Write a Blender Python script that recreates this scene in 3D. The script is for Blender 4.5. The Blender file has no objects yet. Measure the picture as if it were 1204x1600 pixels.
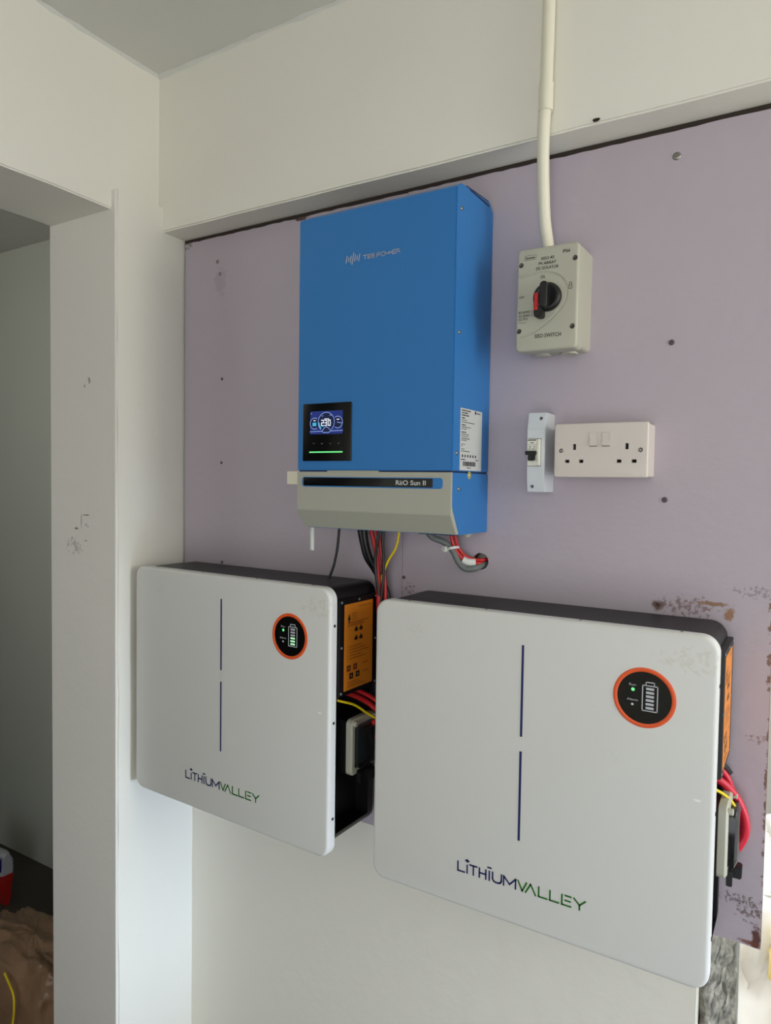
import bpy, bmesh, math, random
from mathutils import Vector, Matrix
random.seed(7)
PI = math.pi
S = bpy.context.scene
COL = S.collection

# ------------------------------------------------------------------ camera
cam_d = bpy.data.cameras.new('camera')
cam = bpy.data.objects.new('camera', cam_d)
COL.objects.link(cam)
cR = Vector((0.8541, 0.5199, 0.0145)); cF = Vector((-0.5190, 0.8538, -0.0409)).normalized()
cR = (cR - cF * cR.dot(cF)).normalized(); cU = cR.cross(cF)
M = Matrix.Identity(4)
for i in range(3):
    M[i][0] = cR[i]; M[i][1] = cU[i]; M[i][2] = -cF[i]
M[0][3], M[1][3], M[2][3] = -0.0003, -1.176, 1.5393
cam.matrix_world = M
cam_d.sensor_fit = 'VERTICAL'; cam_d.sensor_height = 24.0
cam_d.lens = 24.0 * 1098.0 / 1600.0
cam_d.clip_start = 0.02; cam_d.clip_end = 60
S.camera = cam

# ------------------------------------------------------------------ light
W = bpy.data.worlds.new('sky'); S.world = W; W.use_nodes = True
bg = W.node_tree.nodes['Background']
bg.inputs[0].default_value = (0.90, 0.95, 1.0, 1); bg.inputs[1].default_value = 2.7

def area(name, loc, target, sx, sy, power, col, spread=180):
    l = bpy.data.lights.new(name, 'AREA'); l.shape = 'RECTANGLE'; l.size = sx; l.size_y = sy
    l.energy = power; l.color = col; l.spread = math.radians(spread)
    o = bpy.data.objects.new(name, l); COL.objects.link(o); o.location = loc
    o.rotation_euler = (Vector(target) - Vector(loc)).to_track_quat('-Z', 'Y').to_euler()
    return o
# daylight entering by the opening of the right wall: warm bounce straight in, cool light thrown in low
area('window_daylight', (1.52, -0.37, 1.74), (-1.3, -0.33, 1.66), 0.52, 0.90, 10.4, (1.0, 0.945, 0.83))
area('low_daylight', (3.40, -0.50, 0.48), (-1.277, -0.06, 0.38), 0.6, 0.55, 3.9, (0.56, 0.72, 1.0), 30)
# daylight entering by the doorway behind the photographer
area('doorway_daylight', (0.30, -2.52, 1.15), (-0.6, 0.0, 1.15), 1.1, 2.0, 4.6, (1.0, 0.955, 0.91))
# added fill lamp without a real source, brightens the neighbouring room's far wall
area('neighbour_fill', (-2.9, -1.6, 2.0), (-2.1, 0.47, 2.1), 0.8, 0.8, 2.9, (1.0, 1.0, 0.92), 100)

S.view_settings.view_transform = 'Standard'; S.view_settings.look = 'None'
S.view_settings.gamma = 1.0; S.view_settings.use_curve_mapping = False
S.view_settings.exposure = -0.10

# ------------------------------------------------------------------ materials
def lin(c):
    return tuple(((v / 255) / 12.92 if v / 255 <= .04045 else (((v / 255) + .055) / 1.055) ** 2.4) for v in c) + (1,)
def mat(name, rgb, rough=.5, metal=0.0, var=0.0, scale=8, bump=0.0, bscale=60, spec=.5, emit=None, estr=0, trans=0, coat=0, contrast=1):
    m = bpy.data.materials.new(name); m.use_nodes = True
    n = m.node_tree.nodes; L = m.node_tree.links; b = n['Principled BSDF']
    b.inputs['Base Color'].default_value = lin(rgb); b.inputs['Roughness'].default_value = rough
    b.inputs['Metallic'].default_value = metal; b.inputs['Specular IOR Level'].default_value = spec
    b.inputs['Transmission Weight'].default_value = trans; b.inputs['Coat Weight'].default_value = coat
    tc = n.new('ShaderNodeTexCoord')
    if var or bump:
        no = n.new('ShaderNodeTexNoise'); no.inputs['Scale'].default_value = scale; no.inputs['Detail'].default_value = 5
        L.new(tc.outputs['Object'], no.inputs['Vector'])
    if var:
        hs = n.new('ShaderNodeMix'); hs.data_type = 'RGBA'
        c = lin(rgb)
        hs.inputs[6].default_value = tuple(v * (1 - var) for v in c[:3]) + (1,)
        hs.inputs[7].default_value = tuple(min(1, v * (1 + var)) for v in c[:3]) + (1,)
        if contrast > 1:
            cr_ = n.new('ShaderNodeMapRange'); cr_.inputs[1].default_value = .5 - .5 / contrast; cr_.inputs[2].default_value = .5 + .5 / contrast
            L.new(no.outputs['Fac'], cr_.inputs[0]); L.new(cr_.outputs[0], hs.inputs[0])
        else: L.new(no.outputs['Fac'], hs.inputs[0])
        L.new(hs.outputs[2], b.inputs['Base Color'])
    if bump:
        n2 = n.new('ShaderNodeTexNoise'); n2.inputs['Scale'].default_value = bscale; n2.inputs['Detail'].default_value = 6
        L.new(tc.outputs['Object'], n2.inputs['Vector'])
        bp = n.new('ShaderNodeBump'); bp.inputs['Strength'].default_value = bump; bp.inputs['Distance'].default_value = .01
        L.new(n2.outputs['Fac'], bp.inputs['Height']); L.new(bp.outputs['Normal'], b.inputs['Normal'])
    if emit:
        b.inputs['Emission Color'].default_value = lin(emit); b.inputs['Emission Strength'].default_value = estr
    return m
def stains(m, spots):
    """spots: (centre, (rx,ry,rz), rgb, strength, noise_scale, break_up) painted marks with a shape of their own"""
    n = m.node_tree.nodes; L = m.node_tree.links; b = n['Principled BSDF']
    tc = n.new('ShaderNodeTexCoord')
    if b.inputs['Base Color'].links: cur = b.inputs['Base Color'].links[0].from_socket
    else:
        r = n.new('ShaderNodeRGB'); r.outputs[0].default_value = b.inputs['Base Color'].default_value; cur = r.outputs[0]
    cache = {}
    for c, rad, rgb, st, ns, br in spots:
        if ns not in cache:
            no = n.new('ShaderNodeTexNoise'); no.inputs['Scale'].default_value = ns; no.inputs['Detail'].default_value = 6; no.inputs['Roughness'].default_value = .65
            L.new(tc.outputs['Object'], no.inputs['Vector']); cache[ns] = no
        no = cache[ns]
        s = n.new('ShaderNodeVectorMath'); s.operation = 'SUBTRACT'; s.inputs[1].default_value = c
        L.new(tc.outputs['Object'], s.inputs[0])
        d = n.new('ShaderNodeVectorMath'); d.operation = 'DIVIDE'; d.inputs[1].default_value = rad
        L.new(s.outputs[0], d.inputs[0])
        ln = n.new('ShaderNodeVectorMath'); ln.operation = 'LENGTH'; L.new(d.outputs[0], ln.inputs[0])
        def rng(src, lo, hi, t0, t1):
            mr = n.new('ShaderNodeMapRange'); mr.interpolation_type = 'SMOOTHSTEP'
            mr.inputs[1].default_value = lo; mr.inputs[2].default_value = hi; mr.inputs[3].default_value = t0; mr.inputs[4].default_value = t1
            L.new(src, mr.inputs[0]); return mr
        if br > 1.25:      # scattered specks fading outwards
            e = rng(ln.outputs['Value'], .35, 1.25, .10, 0)
            k = n.new('ShaderNodeMath'); k.operation = 'ADD'; L.new(no.outputs['Fac'], k.inputs[0]); L.new(e.outputs[0], k.inputs[1])
            f1 = rng(k.outputs[0], .575, .64, 0, st); e2 = rng(ln.outputs['Value'], .9, 1.3, 1, 0)
            mr = n.new('ShaderNodeMath'); mr.operation = 'MULTIPLY'; L.new(f1.outputs[0], mr.inputs[0]); L.new(e2.outputs[0], mr.inputs[1])
        else:
            a = n.new('ShaderNodeMath'); a.operation = 'MULTIPLY_ADD'; a.inputs[1].default_value = br * 2.2; L.new(no.outputs['Fac'], a.inputs[0]); L.new(ln.outputs['Value'], a.inputs[2])
            mr = rng(a.outputs[0], .45 + br * 1.1, 1.05 + br * 1.1, st, 0)
        mx = n.new('ShaderNodeMix'); mx.data_type = 'RGBA'; mx.inputs[7].default_value = lin(rgb)
        L.new(mr.outputs[0], mx.inputs[0]); L.new(cur, mx.inputs[6]); cur = mx.outputs[2]
    L.new(cur, b.inputs['Base Color'])

# ------------------------------------------------------------------ mesh helpers
def link(name, bm, m, parent=None, sharp=35):
    bmesh.ops.recalc_face_normals(bm, faces=bm.faces)
    me = bpy.data.meshes.new(name); bm.to_mesh(me); bm.free()
    if m is not None: me.materials.append(m)
    for p in me.polygons: p.use_smooth = True
    me.set_sharp_from_angle(angle=math.radians(sharp))
    o = bpy.data.objects.new(name, me); COL.objects.link(o)
    if parent: o.parent = parent
    return o
def tag(o, label=None, cat=None, group=None, kind=None):
    if label: o['label'] = label
    if cat: o['category'] = cat
    if group: o['group'] = group
    if kind: o['kind'] = kind
    return o
def empty(name, loc, rz=0, **k):
    o = bpy.data.objects.new(name, None); COL.objects.link(o); o.location = loc; o.rotation_euler = (0, 0, rz)
    o.empty_display_size = .05
    return tag(o, **k)
def box(bm, x0, x1, y0, y1, z0, z1, bev=0, seg=2):
    r = bmesh.ops.create_cube(bm, size=1)
    vs = r['verts']
    for v in vs:
        v.co = Vector(((x0 + x1) / 2 + v.co.x * (x1 - x0), (y0 + y1) / 2 + v.co.y * (y1 - y0), (z0 + z1) / 2 + v.co.z * (z1 - z0)))
    if bev:
        es = list({e for v in vs for e in v.link_edges})
        bmesh.ops.bevel(bm, geom=es, offset=bev, segments=seg, affect='EDGES', clamp_overlap=True)
    return bm
def B(): return bmesh.new()
def prism(bm, pts, axis, a0, a1, bev=0):
    """pts 2D polygon; axis the extrusion axis"""
    def co(p, a):
        return {'x': (a, p[0], p[1]), 'y': (p[0], a, p[1]), 'z': (p[0], p[1], a)}[axis]
    v0 = [bm.verts.new(co(p, a0)) for p in pts]; v1 = [bm.verts.new(co(p, a1)) for p in pts]
    n = len(pts); fs = [bm.faces.new(v0), bm.faces.new(v1[::-1])]
    for i in range(n): fs.append(bm.faces.new((v0[i], v0[(i + 1) % n], v1[(i + 1) % n], v1[i])))
    if bev:
        bmesh.ops.bevel(bm, geom=list({e for f in fs for e in f.edges}), offset=bev, segments=2, affect='EDGES', clamp_overlap=True)
    return bm
def rr(x0, x1, z0, z1, r, seg=8):
    p = []
    for cx, cz, a0 in ((x1 - r, z1 - r, 0), (x0 + r, z1 - r, 90), (x0 + r, z0 + r, 180), (x1 - r, z0 + r, 270)):
        for k in range(seg + 1):
            a = math.radians(a0 + 90 * k / seg); p.append((cx + r * math.cos(a), cz + r * math.sin(a)))
    return p
def loft(bm, rings, cap0=True, cap1=True):
    R_ = [[bm.verts.new(p) for p in ring] for ring in rings]
    n = len(R_[0])
    for a, b in zip(R_, R_[1:]):
        for i in range(n): bm.faces.new((a[i], a[(i + 1) % n], b[(i + 1) % n], b[i]))
    if cap0: bm.faces.new(R_[0][::-1])
    if cap1: bm.faces.new(R_[-1])
    return bm
def slab(bm, x0, x1, z0, z1, yf, yb, r, e=0, eb=0, seg=8):
    """rounded rectangle slab with its front at yf, front edge rounding e"""
    rings = []
    k = 5 if e else 0
    for i in range(k):
        a = PI / 2 * i / k
        ins = e * (1 - math.sin(a)); y = yf + e * (1 - math.cos(a))
        rings.append([(p[0], y, p[1]) for p in rr(x0 + ins, x1 - ins, z0 + ins, z1 - ins, max(r - ins, .0004), seg)])
    rings.append([(p[0], yf + e, p[1]) for p in rr(x0, x1, z0, z1, r, seg)])
    rings.append([(p[0], yb - eb, p[1]) for p in rr(x0, x1, z0, z1, r, seg)])
    if eb: rings.append([(p[0], yb, p[1]) for p in rr(x0 + eb, x1 - eb, z0 + eb, z1 - eb, max(r - eb, .0004), seg)])
    return loft(bm, rings)
def cyl(bm, c, axis, r, h, seg=20, r2=None, bev=0):
    """cylinder from c along axis by h"""
    ax = Vector(axis).normalized(); q = ax.to_track_quat('Z', 'Y').to_matrix()
    r2 = r if r2 is None else r2
    prof = [(r, 0), (r2, h)] if not bev else [(r, 0), (r2, h - bev), (r2 - bev, h)]
    rings = [[Vector(c) + q @ Vector((pr * math.cos(2 * PI * k / seg), pr * math.sin(2 * PI * k / seg), ph)) for k in range(seg)] for pr, ph in prof]
    return loft(bm, rings)
def smoothpath(pts, n=8):
    P_ = [Vector(p) for p in pts]
    if len(P_) < 3: return P_
    out = []
    for i in range(len(P_) - 1):
        p0 = P_[max(i - 1, 0)]; p1 = P_[i]; p2 = P_[i + 1]; p3 = P_[min(i + 2, len(P_) - 1)]
        for k in range(n):
            t = k / n
            out.append(.5 * ((2 * p1) + (p2 - p0) * t + (2 * p0 - 5 * p1 + 4 * p2 - p3) * t * t + (3 * p1 - p0 - 3 * p2 + p3) * t ** 3))
    out.append(P_[-1]); return out
def tube(bm, pts, r, seg=10, n=8):
    P_ = smoothpath(pts, n); rings = []; up = None
    for i, p in enumerate(P_):
        d = (P_[min(i + 1, len(P_) - 1)] - P_[max(i - 1, 0)]).normalized()
        if up is None: up = d.orthogonal().normalized()
        up = (up - d * up.dot(d)).normalized(); s = d.cross(up)
        rings.append([p + up * (r * math.cos(2 * PI * k / seg)) + s * (r * math.sin(2 * PI * k / seg)) for k in range(seg)])
    return loft(bm, rings)
def boolean(o, cutters):
    """real holes, applied to the mesh"""
    par = o.parent; o.parent = None
    for c in cutters:
        md = o.modifiers.new('b', 'BOOLEAN'); md.object = c; md.operation = 'DIFFERENCE'; md.solver = 'EXACT'
    dg = bpy.context.evaluated_depsgraph_get(); dg.update()
    me = bpy.data.meshes.new_from_object(o.evaluated_get(dg))
    old = o.data; o.modifiers.clear(); o.data = me; bpy.data.meshes.remove(old)
    for p in me.polygons: p.use_smooth = True
    me.set_sharp_from_angle(angle=math.radians(35))
    for c in cutters:
        d = c.data; bpy.data.objects.remove(c); bpy.data.meshes.remove(d)
    o.parent = par
    return o
def screw(name, c, axis, r, m, parent, h=.0018, slot=True):
    """round head with a cross recess"""
    bm = B(); ax = Vector(axis).normalized(); q = ax.to_track_quat('Z', 'Y').to_matrix(); seg = 16
    prof = [(r, 0), (r * .96, h * .5), (r * .75, h * .88), (r * .45, h), (r * .42, h * .55), (r * .1, h * .45)]
    loft(bm, [[Vector(c) + q @ Vector((a * math.cos(2 * PI * k / seg), a * math.sin(2 * PI * k / seg), b)) for k in range(seg)] for a, b in prof])
    return link(name, bm, m, parent, 60)

class Print:
    """flat print: polygons in a plane (a right, b up)"""
    def __init__(s): s.f = []
    def poly(s, p): s.f.append(list(p))
    def rect(s, a0, a1, b0, b1): s.f.append([(a0, b0), (a1, b0), (a1, b1), (a0, b1)])
    def seg(s, p, q, w, ext=0):
        p = Vector(p); q = Vector(q); d = (q - p).normalized(); n = Vector((-d.y, d.x)) * w / 2; p = p - d * ext; q = q + d * ext
        s.f.append([p - n, q - n, q + n, p + n])
    def path(s, pts, w):
        for p, q in zip(pts, pts[1:]): s.seg(p, q, w, w / 2 * .9)
    def arc(s, c, r, a0, a1, w, n=24, ry=None):
        ry = ry or r
        P_ = [(math.cos(math.radians(a0 + (a1 - a0) * k / n)), math.sin(math.radians(a0 + (a1 - a0) * k / n))) for k in range(n + 1)]
        for (x0, y0), (x1, y1) in zip(P_, P_[1:]):
            s.f.append([(c[0] + x0 * (r - w / 2), c[1] + y0 * (ry - w / 2)), (c[0] + x1 * (r - w / 2), c[1] + y1 * (ry - w / 2)),
                        (c[0] + x1 * (r + w / 2), c[1] + y1 * (ry + w / 2)), (c[0] + x0 * (r + w / 2), c[1] + y0 * (ry + w / 2))])
    def disc(s, c, r, n=24): s.f.append([(c[0] + r * math.cos(2 * PI * k / n), c[1] + r * math.sin(2 * PI * k / n)) for k in range(n)])
    def text(s, t, a, b, h, width=None, align='LEFT', off=0.0, shear=0):
        off *= 1.0
        """t with capital height h, left edge / centre at a, baseline b"""
        cu = bpy.data.curves.new('t', 'FONT'); cu.body = t; cu.size = 1; cu.offset = off; cu.shear = shear; cu.resolution_u = 3
        o = bpy.data.objects.new('t', cu); COL.objects.link(o)
        dg = bpy.context.evaluated_depsgraph_get(); dg.update()
        me = bpy.data.meshes.new_from_object(o.evaluated_get(dg))
        if len(me.vertices):
            xs = [v.co.x for v in me.vertices]; x0, x1 = min(xs), max(xs)
            sc = h / .70; sx = (width / (x1 - x0)) if width else sc
            base = a - ((x1 - x0) * sx / 2 if align == 'CENTER' else 0)
            for p in me.polygons: s.f.append([(base + (me.vertices[i].co.x - x0) * sx, b + me.vertices[i].co.y * sc) for i in p.vertices])
        bpy.data.objects.remove(o); bpy.data.curves.remove(cu); bpy.data.meshes.remove(me)
    def put(s, name, m, parent, plane, at, a0=0, b0=0, label=None):
        """plane 'front': faces -y at y=at; 'side': faces +x at x=at"""
        bm = B()
        for f in s.f:
            vs = [bm.verts.new((p[0] + a0, at, p[1] + b0) if plane == 'front' else (at, p[0] + a0, p[1] + b0)) for p in f]
            try: bm.faces.new(vs)
            except ValueError: pass
        want = Vector((0, -1, 0)) if plane == 'front' else Vector((1, 0, 0))
        bm.normal_update()
        for f in bm.faces:
            if f.normal.dot(want) < 0: f.normal_flip()
        me = bpy.data.meshes.new(name); bm.to_mesh(me); bm.free(); me.materials.append(m)
        o = bpy.data.objects.new(name, me); COL.objects.link(o); o.parent = parent
        if name == 'label_print': o['kind'] = 'stuff'
        if label: o['label'] = label
        return o

# ------------------------------------------------------------------ colours
m_wall = mat('wall_paint', (230, 227, 215), .75, var=.025, scale=2.2, bump=.12, bscale=28, spec=.25)
m_jamb = mat('jamb_paint', (226, 222, 214), .8, var=.03, scale=3, bump=.12, bscale=28, spec=.2)
m_ceil = mat('ceiling_paint', (212, 211, 204), .85, var=.03, scale=2, bump=.2, bscale=18, spec=.2)
m_far = mat('neighbour_paint', (196, 197, 187), .85, var=.05, scale=2, bump=.15, bscale=20, spec=.2)
m_floor = mat('cement_floor', (76, 70, 62), .8, var=.15, scale=5, bump=.3)
m_lilac = mat('lilac_paint', (180, 169, 178), .55, var=.03, scale=2.5, bump=.10, bscale=45, spec=.35)
m_rust = mat('bare_board_edge', (104, 74, 56), .9, var=.5, scale=60)
m_gap = mat('dark_gap_filler', (52, 42, 36), .95)
m_cement = mat('broken_cement', (128, 124, 112), .95, var=.6, scale=45, bump=1.0, bscale=70, spec=.1, contrast=3.2)
m_cement2 = mat('smooth_cement', (176, 174, 166), .9, var=.12, scale=30, bump=.3, bscale=120, spec=.1)
m_screw = mat('zinc_screw', (150, 148, 142), .35, metal=.9)
m_rusty = mat('rusty_screw', (92, 82, 86), .6, metal=.2)
m_blue = mat('blue_powder_coat', (44, 116, 182), .45, var=.015, scale=40, bump=.05, bscale=900, spec=.4)
m_bluedark = mat('blue_shadow_gap', (16, 36, 78), .6)
m_beige = mat('grey_beige_metal', (170, 170, 157), .5, spec=.35)
m_black = mat('gloss_black', (8, 9, 11), .12, spec=.5)
m_matte = mat('matt_black', (14, 14, 16), .45)
m_body = mat('black_powder_coat', (11, 10, 12), .42, bump=.08, bscale=900, spec=.4)
m_cover = mat('white_metal_cover', (212, 212, 208), .42, var=.012, scale=14, bump=.03, bscale=500, spec=.4)
m_navy = mat('navy_print', (8, 20, 88), .5)
m_green = mat('green_print', (22, 104, 14), .5)
m_orange = mat('orange_ring', (226, 86, 30), .45)
m_olabel = mat('orange_label', (222, 132, 34), .45)
m_ink = mat('black_ink', (26, 22, 22), .6)
m_brown = mat('brown_ink', (110, 52, 18), .6)
m_paper = mat('label_paper', (200, 202, 198), .5)
m_greyp = mat('light_grey_print', (182, 184, 190), .5)
m_dimp = mat('dim_grey_print', (112, 120, 118), .5)
m_white_t = mat('white_lettering', (205, 205, 205), .5)
m_plas = mat('warm_white_plastic', (212, 202, 194), .32, spec=.5)
m_plas2 = mat('white_plastic', (208, 212, 216), .38, spec=.5)
m_iso = mat('pale_grey_plastic', (180, 178, 162), .42, spec=.45)
m_isod = mat('grey_groove', (128, 126, 116), .6)
m_mcb = mat('breaker_plastic', (226, 224, 210), .4)
m_pipe = mat('conduit_plastic', (226, 221, 200), .35, var=.04, scale=20, spec=.45)
m_red = mat('red_cable', (190, 30, 34), .38)
m_redp = mat('red_cable_bright', (206, 34, 56), .38)
m_yel = mat('yellow_cable', (232, 204, 20), .4)
m_blk = mat('black_cable', (14, 14, 15), .4)
m_gry = mat('grey_cable', (104, 110, 108), .5)
m_wtape = mat('white_tape', (214, 216, 210), .5)
m_glow_g = mat('green_light', (20, 60, 20), .4, emit=(120, 255, 150), estr=1.1)
m_glow_g2 = mat('green_cells', (20, 60, 20), .4, emit=(190, 255, 205), estr=.85)
m_glow_b = mat('screen_blue', (8, 14, 40), .3, emit=(30, 50, 128), estr=.75)
m_glow_n = mat('screen_navy', (4, 8, 20), .3, emit=(10, 26, 72), estr=.7)
m_glow_l = mat('screen_lines', (60, 70, 90), .3, emit=(150, 175, 245), estr=.85)
m_glow_w = mat('screen_digits', (90, 90, 90), .3, emit=(238, 244, 255), estr=1.1)
m_glow_c = mat('screen_cyan', (20, 60, 80), .3, emit=(70, 190, 225), estr=.9)
m_dark_in = mat('dark_inside', (6, 6, 6), .9)
m_brass = mat('yellow_zinc', (196, 190, 130), .4, metal=.4)
m_glass = mat('smoked_clear_cover', (60, 66, 72), .08, trans=.85, spec=.5)

stains(m_lilac, [
    ((-.206, 0, 1.352), (.012, .05, .010), (92, 60, 40), .9, 90, .9),
    ((-.205, 0, 1.353), (.005, .05, .004), (60, 36, 24), .95, 90, .3),
    ((-.160, 0, 1.354), (.050, .05, .018), (128, 98, 98), .75, 140, 2.2),
    ((-.128, 0, 1.362), (.030, .05, .004), (140, 100, 62), .85, 110, 1.0),
    ((-.103, 0, 1.348), (.010, .05, .012), (146, 100, 56), .85, 110, 1.0),
    ((-.06, 0, 1.385), (.045, .05, .010), (120, 108, 122), .6, 170, 2.6),
    ((-.046, 0, 1.30), (.005, .05, .14), (112, 78, 56), .85, 70, 1.6),
    ((-.045, 0, 1.10), (.004, .05, .22), (104, 74, 58), .85, 70, 1.4),
    ((-.060, 0, 1.165), (.016, .05, .008), (126, 100, 84), .7, 150, 1.6),
    ((-.062, 0, .905), (.022, .05, .022), (92, 76, 66), .8, 150, 2.0),
    ((-.085, 0, .915), (.022, .05, .010), (84, 74, 76), .7, 200, 2.2),
    ((-.052, 0, .860), (.008, .05, .026), (84, 44, 30), .95, 90, .9),
    ((-.060, 0, .853), (.018, .05, .004), (110, 62, 42), .85, 90, .9),
    ((-1.262, 0, 2.085), (.020, .05, .012), (88, 72, 62), .8, 160, 1.8),
    ((-1.16, 0, 1.990), (.02, .05, .035), (150, 136, 150), .35, 60, 1.2),
    ((-.931, 0, 2.088), (.02, .05, .006), (70, 40, 30), .9, 120, 1.2),
    ((-.66, 0, 1.337), (.018, .05, .012), (116, 92, 108), .6, 150, 2.0),
])
stains(m_jamb, [
    ((-1.366, -.19, 1.756), (.006, .05, .010), (120, 116, 110), .7, 160, 1.2),
    ((-1.382, -.19, 1.744), (.003, .05, .005), (120, 116, 110), .7, 160, .6),
    ((-1.378, -.19, 1.459), (.014, .05, .002), (96, 88, 84), .8, 200, .8),
    ((-1.374, -.19, 1.437), (.008, .05, .005), (90, 82, 80), .8, 200, 1.5),
    ((-1.412, -.19, 1.428), (.010, .05, .0025), (80, 72, 68), .9, 200, .8),
    ((-1.395, -.19, 1.445), (.003, .05, .018), (140, 134, 128), .6, 200, .8),
    ((-1.380, -.19, 1.402), (.007, .05, .0018), (96, 88, 84), .8, 200, .8),
    ((-1.42, -.19, 1.39), (.030, .05, .020), (150, 144, 138), .5, 120, 2.2),
])
stains(m_cover, [
    ((.505, 0, -.035), (.045, .05, .02), (202, 198, 188), .6, 110, 2.0),
    ((.40, 0, -.19), (.02, .05, .012), (208, 208, 204), .5, 160, 2.0),
    ((.08, 0, -.045), (.02, .05, .015), (204, 202, 196), .5, 160, 2.0),
    ((.518, 0, -.225), (.006, .05, .0022), (238, 240, 242), .9, 200, .3),
])

# ------------------------------------------------------------------ room
XP, XW, XO = -1.277, -1.290, -1.503      # pier face, upper wall face, far side of the left wall
YP, YB, YW = -.186, -.063, .031          # pier end, beam face, wall under the board
ZC, ZB, ZL = 2.446, 2.099, 2.112         # ceiling, beam underside, lintel underside
YF, XR, YBK = -2.7, 1.56, .26            # room front, right wall, outer face of the back wall

def wobble_slab(name, x0, x1, y0, y1, z0, z1, m, nx=1, ny=1, nz=1, amp=.0012, **k):
    """box with subdivided faces and slightly uneven hand-plastered edges"""
    bm = B(); box(bm, x0, x1, y0, y1, z0, z1)
    for ax, n, a, b in ((0, nx, x0, x1), (1, ny, y0, y1), (2, nz, z0, z1)):
        for i in range(1, n):
            no = [0, 0, 0]; no[ax] = 1; co = [0, 0, 0]; co[ax] = a + (b - a) * i / n
            bmesh.ops.bisect_plane(bm, geom=bm.verts[:] + bm.edges[:] + bm.faces[:], plane_co=co, plane_no=no)
    for v in bm.verts: v.co += Vector([random.uniform(-amp, amp) for _ in range(3)])
    bmesh.ops.bevel(bm, geom=[e for e in bm.edges if len(e.link_faces) == 2 and e.calc_face_angle(0) > 1.2], offset=.003, segments=2, affect='EDGES')
    o = link(name, bm, m, None, 50); tag(o, kind='structure', **k); return o
def plain(name, *b, m=None, bev=0):
    bm = B(); box(bm, *b, bev=bev); o = link(name, bm, m); tag(o, kind='structure'); return o

# back wall: beam above, white wall below the board up to the knocked-out opening
wobble_slab('trim_1', XO, XR, YB, YBK, ZB, ZC + .05, m_wall, nx=34, amp=.0011)
o_bw = wobble_slab('wall_back', XO, -.131, YW, YBK - .001, -.02, ZB - .001, m_wall, nx=6, nz=6, amp=.0010)
plain('wall_back_right', .95, XR, YW, YBK, -.02, ZB, m=m_wall)
# left wall: pier between doorway and corner, lintel above the doorway, wall nearer than the doorway
wobble_slab('wall_left', XO + .0005, XP, YP, YW + .05, -.02, 2.155, m_wall, nz=22, amp=.0014)
bm = B(); box(bm, XO - .002, XP - .0025, YP - .003, YP + .003, -.02, 2.150); tag(link('door_1_jamb', bm, m_jamb), kind='structure')
wobble_slab('trim_2', XO, XW, -1.20, YB + .08, ZL, ZC + .05, m_wall, ny=14, amp=.0014)
plain('wall_left_near', XO, XW, YF, -1.20, -.02, ZC + .05, m=m_wall)
bm = B(); box(bm, XO, XR + .1, YF - .1, YBK + .01, ZC, ZC + .1); box(bm, -3.9, XO + .001, YF - .1, .57, ZC, ZC + .1)
tag(link('ceiling', bm, m_ceil), kind='structure')
# lumpy plaster beads where ceiling and walls meet
for nm, p0, p1 in (('trim_3', (XW, YB - .001, ZC), (XR, YB - .001, ZC)), ('trim_4', (XW, YB, ZC), (XW, YF, ZC))):
    bm = B(); n = 90; rings = []
    p0 = Vector(p0); p1 = Vector(p1); out = Vector((0, -1, 0)) if nm == 'trim_3' else Vector((1, 0, 0))
    for i in range(n + 1):
        p = p0.lerp(p1, i / n); w = .008 + random.uniform(-.003, .003)
        rings.append([p - out * .004 + Vector((0, 0, .004)), p + out * w + Vector((0, 0, .004)), p + out * w * .35 - Vector((0, 0, w * .35)), p - out * .004 - Vector((0, 0, w))])
    loft(bm, rings); tag(link(nm, bm, m_ceil, None, 80), kind='structure')
plain('floor', -3.9, XR + .1, YF - .1, YBK + .31, -.08, 0, m=m_floor)
# right wall with its window opening
plain('wall_right', XR, XR + .12, YF, -1.15, 0, ZC, m=m_wall)
plain('wall_right_pier', XR, XR + .12, -.06, YBK, 0, ZC, m=m_wall)
plain('wall_right_sill', XR, XR + .12, -1.15, -.06, 0, .30, m=m_wall)
plain('wall_right_lintel', XR, XR + .12, -1.15, -.06, 2.20, ZC, m=m_wall)
# wall behind the photographer with its doorway
plain('wall_front', XO, -.35, YF - .12, YF, 0, ZC, m=m_wall)
plain('wall_front_right', 1.05, XR, YF - .12, YF, 0, ZC, m=m_wall)
plain('wall_front_lintel', -.35, 1.05, YF - .12, YF, 2.15, ZC, m=m_wall)
# neighbouring room seen through the doorway
plain('wall_far', -3.9, XO + .02, .47, .57, 0, ZC, m=m_far)
plain('wall_far_left', -3.9, -3.8, YF, .5, 0, ZC, m=m_far)
plain('wall_far_front', -3.9, XO, YF - .1, YF, 0, ZC, m=m_far)
plain('wall_far_right', XO - .001, XO + .02, .05, .5, 0, ZC, m=m_far)
# dark joint under the beam
bm = B(); box(bm, XP + .001, -.046, .002, .017, 2.090, ZB - .0005); tag(link('trim_5', bm, m_gap), kind='structure')
bm = B(); box(bm, XP + .0016, XP + .0042, .003, .017, .856, 2.0905); tag(link('trim_7', bm, m_gap), kind='structure')
# chipped plaster hole in the beam
bm = B(); n = 9
loft(bm, [[(-.306 + r * 1.7 * math.cos(2 * PI * k / n) * (1 + .3 * math.sin(k * 2.3)), YB - .002 + d, 2.104 + r * .8 * math.sin(2 * PI * k / n)) for k in range(n)] for r, d in ((.0036, 0), (.0026, .0014), (.001, .0016))], cap0=False)
tag(link('trim_6', bm, m_gap), kind='structure')

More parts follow.
